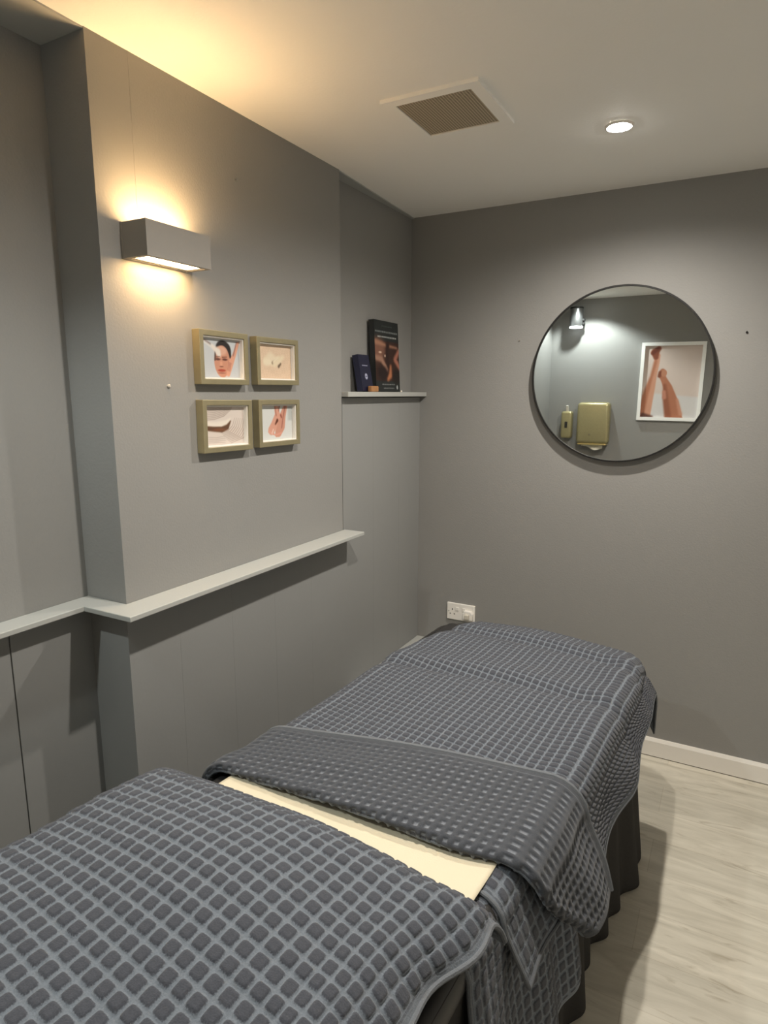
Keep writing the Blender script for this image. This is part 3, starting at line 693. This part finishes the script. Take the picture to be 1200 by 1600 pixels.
# ---- big waffle blanket, folded back at the near end
def blanket():
    step = 0.0027; PERIOD = 0.0222
    aL, aR = 0.55, 0.560
    r = 0.050
    na = int((aL+aR)/step); a = np.linspace(-aL, aR, na)
    t = np.abs(a); sg = np.sign(a)
    # y of the fold and of the turned-back hem for each column
    yf = np.interp(a, [-0.53, -0.40, -0.1, 0.25, 0.36, 0.46, 0.560], [-0.290, -0.288, -0.268, -0.240, -0.205, -0.14, -0.045])
    yh = np.interp(a, [-0.53, -0.36, 0.0, 0.36, 0.46, 0.585], [-0.085, -0.072, 0.020, 0.105, 0.11, 0.10])
    k = np.ones(25)/25
    yf = np.convolve(np.pad(yf, 12, 'edge'), k, 'valid'); yh = np.convolve(np.pad(yh, 12, 'edge'), k, 'valid')
    rf = 0.0120+0.012*sstep(0.32, 0.54, a)                           # radius of the fold
    base = 0.026
    yfar, rb, drop_end = 0.985, 0.07, 0.10
    n1, n2 = int(0.22/step), 16
    n3 = int((yfar+rb*math.pi/2+drop_end+0.28)/step)
    rows_y, rows_off, rows_b, vlen, side = [], [], [], [], []
    # upper, turned-back layer (hem -> fold)
    for i in range(n1):
        f = i/n1; yy = yh+(yf+rf-yh)*f
        rows_y.append(yy); rows_off.append(base+2*rf*(0.60+0.40*sstep(0, 1, f))+0.004*math.sin(f*9)*np.sin(a*11)); vlen.append((yh-yf)*f); side.append(1)
    for i in range(n2+1):
        th = math.pi*i/n2
        rows_y.append(yf+rf-rf*np.sin(th)); rows_off.append(base+rf+rf*np.cos(th)); vlen.append((yh-yf)+rf*th); side.append(1 if i < n2/2 else 0)
    for i in range(1, n3+1):
        b = yf+rf+(yfar+rb*math.pi/2+drop_end-yf-rf)*(i/n3)
        rows_y.append(b); rows_off.append(base+0*a); vlen.append((yh-yf)+math.pi*rf+(b-yf-rf)); side.append(0)
    Yc = np.array(rows_y); OF = np.array(rows_off); VL = np.array(vlen); SD_ = np.array(side)
    # along-couch fall at the foot
    th = np.clip((Yc-yfar)/rb, 0, math.pi/2); yy = np.minimum(Yc, yfar)+rb*np.sin(th)*np.where(Yc > yfar, 1, 0); db = rb*(1-np.cos(th)); hb = np.maximum(Yc-yfar-rb*math.pi/2, 0)
    # across-couch fall
    A = a[None, :]+0*Yc; Tt = np.abs(A); Sg = np.sign(A)
    foot = sstep(0.42, 0.80, Yc)
    w = np.where(A < 0, 0.332-0.08*sstep(0.55, 1.05, Yc), 0.312-0.03*sstep(0.72, 1.05, Yc))
    R = r+OF*0.75
    tha = np.clip((Tt-w)/r, 0, math.pi/2); xo = np.minimum(Tt, w)+R*np.sin(tha); da = R*(1-np.cos(tha)); ha = np.maximum(Tt-w-r*math.pi/2, 0)
    hsc = 1-(0.28*sstep(0.05, 0.42, Yc)+0.32*foot)*(Sg > 0)
    flare = 0.26*ha*(1-0.55*foot)+0.012*np.sin(Yc*15+0.6)*sstep(0, 0.12, ha)*(1-foot)+0.10*ha*foot
    X = Sg*(xo+flare)
    Z = ZT+OF-(da+ha*0.95*hsc)-(db+hb)
    # corner at the foot: cloth swings outwards instead of falling twice
    cor = sstep(0, 0.07, ha)*sstep(yfar-0.25, yfar+0.02, Yc)*(Sg > 0)
    Z = Z+cor*0.012
    # soft cross creases and gentle sag
    bump = -0.010*np.exp(-((Yc-(0.50+0.10*A))/0.030)**2)+0.008*np.exp(-((Yc-(0.57+0.10*A))/0.05)**2)-0.012*np.exp(-((Yc-(0.84-0.03*A))/0.035)**2)+0.008*np.exp(-((Yc-(0.90-0.03*A))/0.05)**2)
    bump += 0.0035*np.sin(A*9+Yc*5)*np.sin(Yc*11)
    Z = Z+bump*np.where(SD_[:, None] == 0, 1, 0.2)-0.012*sstep(0, 1, Tt/(w+r*1.57))-0.016*sstep(0.80, 1.05, Yc)
    P = np.stack([X, yy, Z], -1)
    N = normals(P)
    UC, VC = A/PERIOD, VL/PERIOD
    front = (SD_[:, None] == 0)
    edge = np.minimum(np.minimum(A+aL, aR-A), np.minimum(VL, VL.max(0)[None]-VL))
    ok = sstep(0.014, 0.020, edge)
    T1 = tufts(UC, VC, 0.39, 0.09)*0.0048; T2 = tufts(UC, VC, 0.27, 0.13)*0.0062
    # outer side of the cloth: on the turned-back layer the reverse faces up with pits
    # normal of the grid flips between layers; push along it so that tufts rise on the visible side below and sink on the reverse
    sgn = np.where(N[n1+n2+20:, na//2, 2].mean() > 0, 1.0, -1.0)
    disp = np.where(front, T1*sgn, T2*sgn)
    P2 = P+N*(disp*ok)[..., None]
    hemband = edge < 0.018
    uv = np.stack([np.where(hemband, 0.0, UC), np.where(hemband, 0.0, VC)], -1)
    mi = np.repeat((SD_[:-1] == 1).astype(int)[:, None], na-1, 1)
    o = grid_mesh('waffle_blanket', P2, uv=uv, matidx=mi, mats=[M['waffle'], M['waffleback']])
    sm = o.modifiers.new('thick', 'SOLIDIFY'); sm.thickness = 0.0025; sm.offset = 0
    tag(o, 'large grey waffle blanket over the couch with its near end folded back', 'blanket'); couch_obj(o)
    h1 = [tuple(p) for p in P[0, ::5]]
    tube_along('hem', h1, 0.0065, M['hem'], o)
    h2 = [tuple(p) for p in P[n1+n2+4::5, -1]]
    tube_along('hem', h2, 0.0035, M['hem'], o)
    return o
blanket()

# ---- pillow and the waffle towel over it
pil = MB().box(-0.35, 0.225, -0.88, -0.49, 0, 0.105, bevel=0.045, seg=5).build('pillow', M['pillow'], smooth=True)
couch_obj(pil); pil.location.z = ZT+0.002
tag(pil, 'plump pillow under the near grey waffle towel', 'pillow')
def head_towel():
    step = 0.0029; PER = 0.0275
    aL, aR, b0, b1 = 0.56, 0.400, -1.00, -0.305
    na = int((aL+aR)/step); nv = int((b1-b0)/step)
    A, B = np.meshgrid(np.linspace(-aL, aR, na), np.linspace(b0, b1, nv))
    zt = 0.845
    Tt = np.abs(A); Sg = np.sign(A)
    wL, rL = 0.310, 0.095; wR, rR = 0.258, 0.150
    w = np.where(A < 0, wL, wR); r = np.where(A < 0, rL, rR)
    th = np.clip((Tt-w)/r, 0, math.pi/2); xo = np.minimum(Tt, w)+r*np.sin(th); da = r*(1-np.cos(th)); ha = np.maximum(Tt-w-r*math.pi/2, 0)
    yf, rb = -0.490, 0.120
    tb = np.clip((B-yf)/rb, 0, 1.30); yy = np.minimum(B, yf)+np.where(B > yf, rb*np.sin(tb), 0); db = rb*(1-np.cos(tb)); hb = np.maximum(B-yf-rb*1.30, 0)
    yy = yy+hb*0.30; db = db+hb*0.95
    near = np.clip((-0.93-B)/0.1, 0, 1); dn = 0.02*near**2
    comb = np.where(A > 0, (da**3+db**3)**(1/3), np.sqrt(da**2+db**2+0.5*da*db))
    Z = zt-comb-ha-dn-0.018*(np.minimum(Tt, w)/w)**2-0.012*sstep(-0.62, -0.45, B)
    Z += 0.010*np.cos(np.clip((A+0.03)/0.36, -1, 1)*1.57)*np.cos(np.clip((B+0.74)/0.30, -1, 1)*1.57)
    Z += 0.006*np.sin(A*8+1)*np.sin(B*9)+0.004*np.sin(B*17+A*6)
    X = Sg*(xo+ha*0.35)+np.where(A > 0, 0.007*np.sin(B*38+0.5)*sstep(0.02, 0.08, da+ha), 0)
    pull = sstep(0.40, 0.62, -B)*sstep(0.20, 0.39, A); X = X-0.030*pull; Z = Z+0.012*pull
    floor_z = ZT+0.030
    Z = np.where((A < 0.28), np.maximum(Z, floor_z+0.02*(Z-floor_z)), Z)
    P = np.stack([X, yy, Z], -1); N = normals(P)
    UC, VC = A/PER, (B+0.02*np.sin(A*3))/PER
    edge = np.minimum(np.minimum(A+aL, aR-A), np.minimum(B-b0, b1-B))
    jit = 1+0.25*np.sin(np.floor(UC)*12.9898+np.floor(VC)*78.233)
    T = tufts(UC, VC, 0.39)*0.0046*jit*sstep(0.008, 0.015, edge)
    s = 1.0 if N[nv//4, na//2, 2] > 0 else -1.0
    P2 = P+N*(T*s)[..., None]
    hb_ = edge < 0.012
    uv = np.stack([np.where(hb_, 0, UC), np.where(hb_, 0, VC)], -1)
    o = grid_mesh('waffle_towel', P2, uv=uv, mats=[M['waffle']])
    sm = o.modifiers.new('thick', 'SOLIDIFY'); sm.thickness = 0.003; sm.offset = -1 if s > 0 else 1
    tag(o, 'grey waffle towel spread over the raised head end nearest the viewer', 'towel'); couch_obj(o)
    tube_along('hem', [tuple(p) for p in P[::5, -1]], 0.0048, M['hem'], o)
    return o
head_towel()
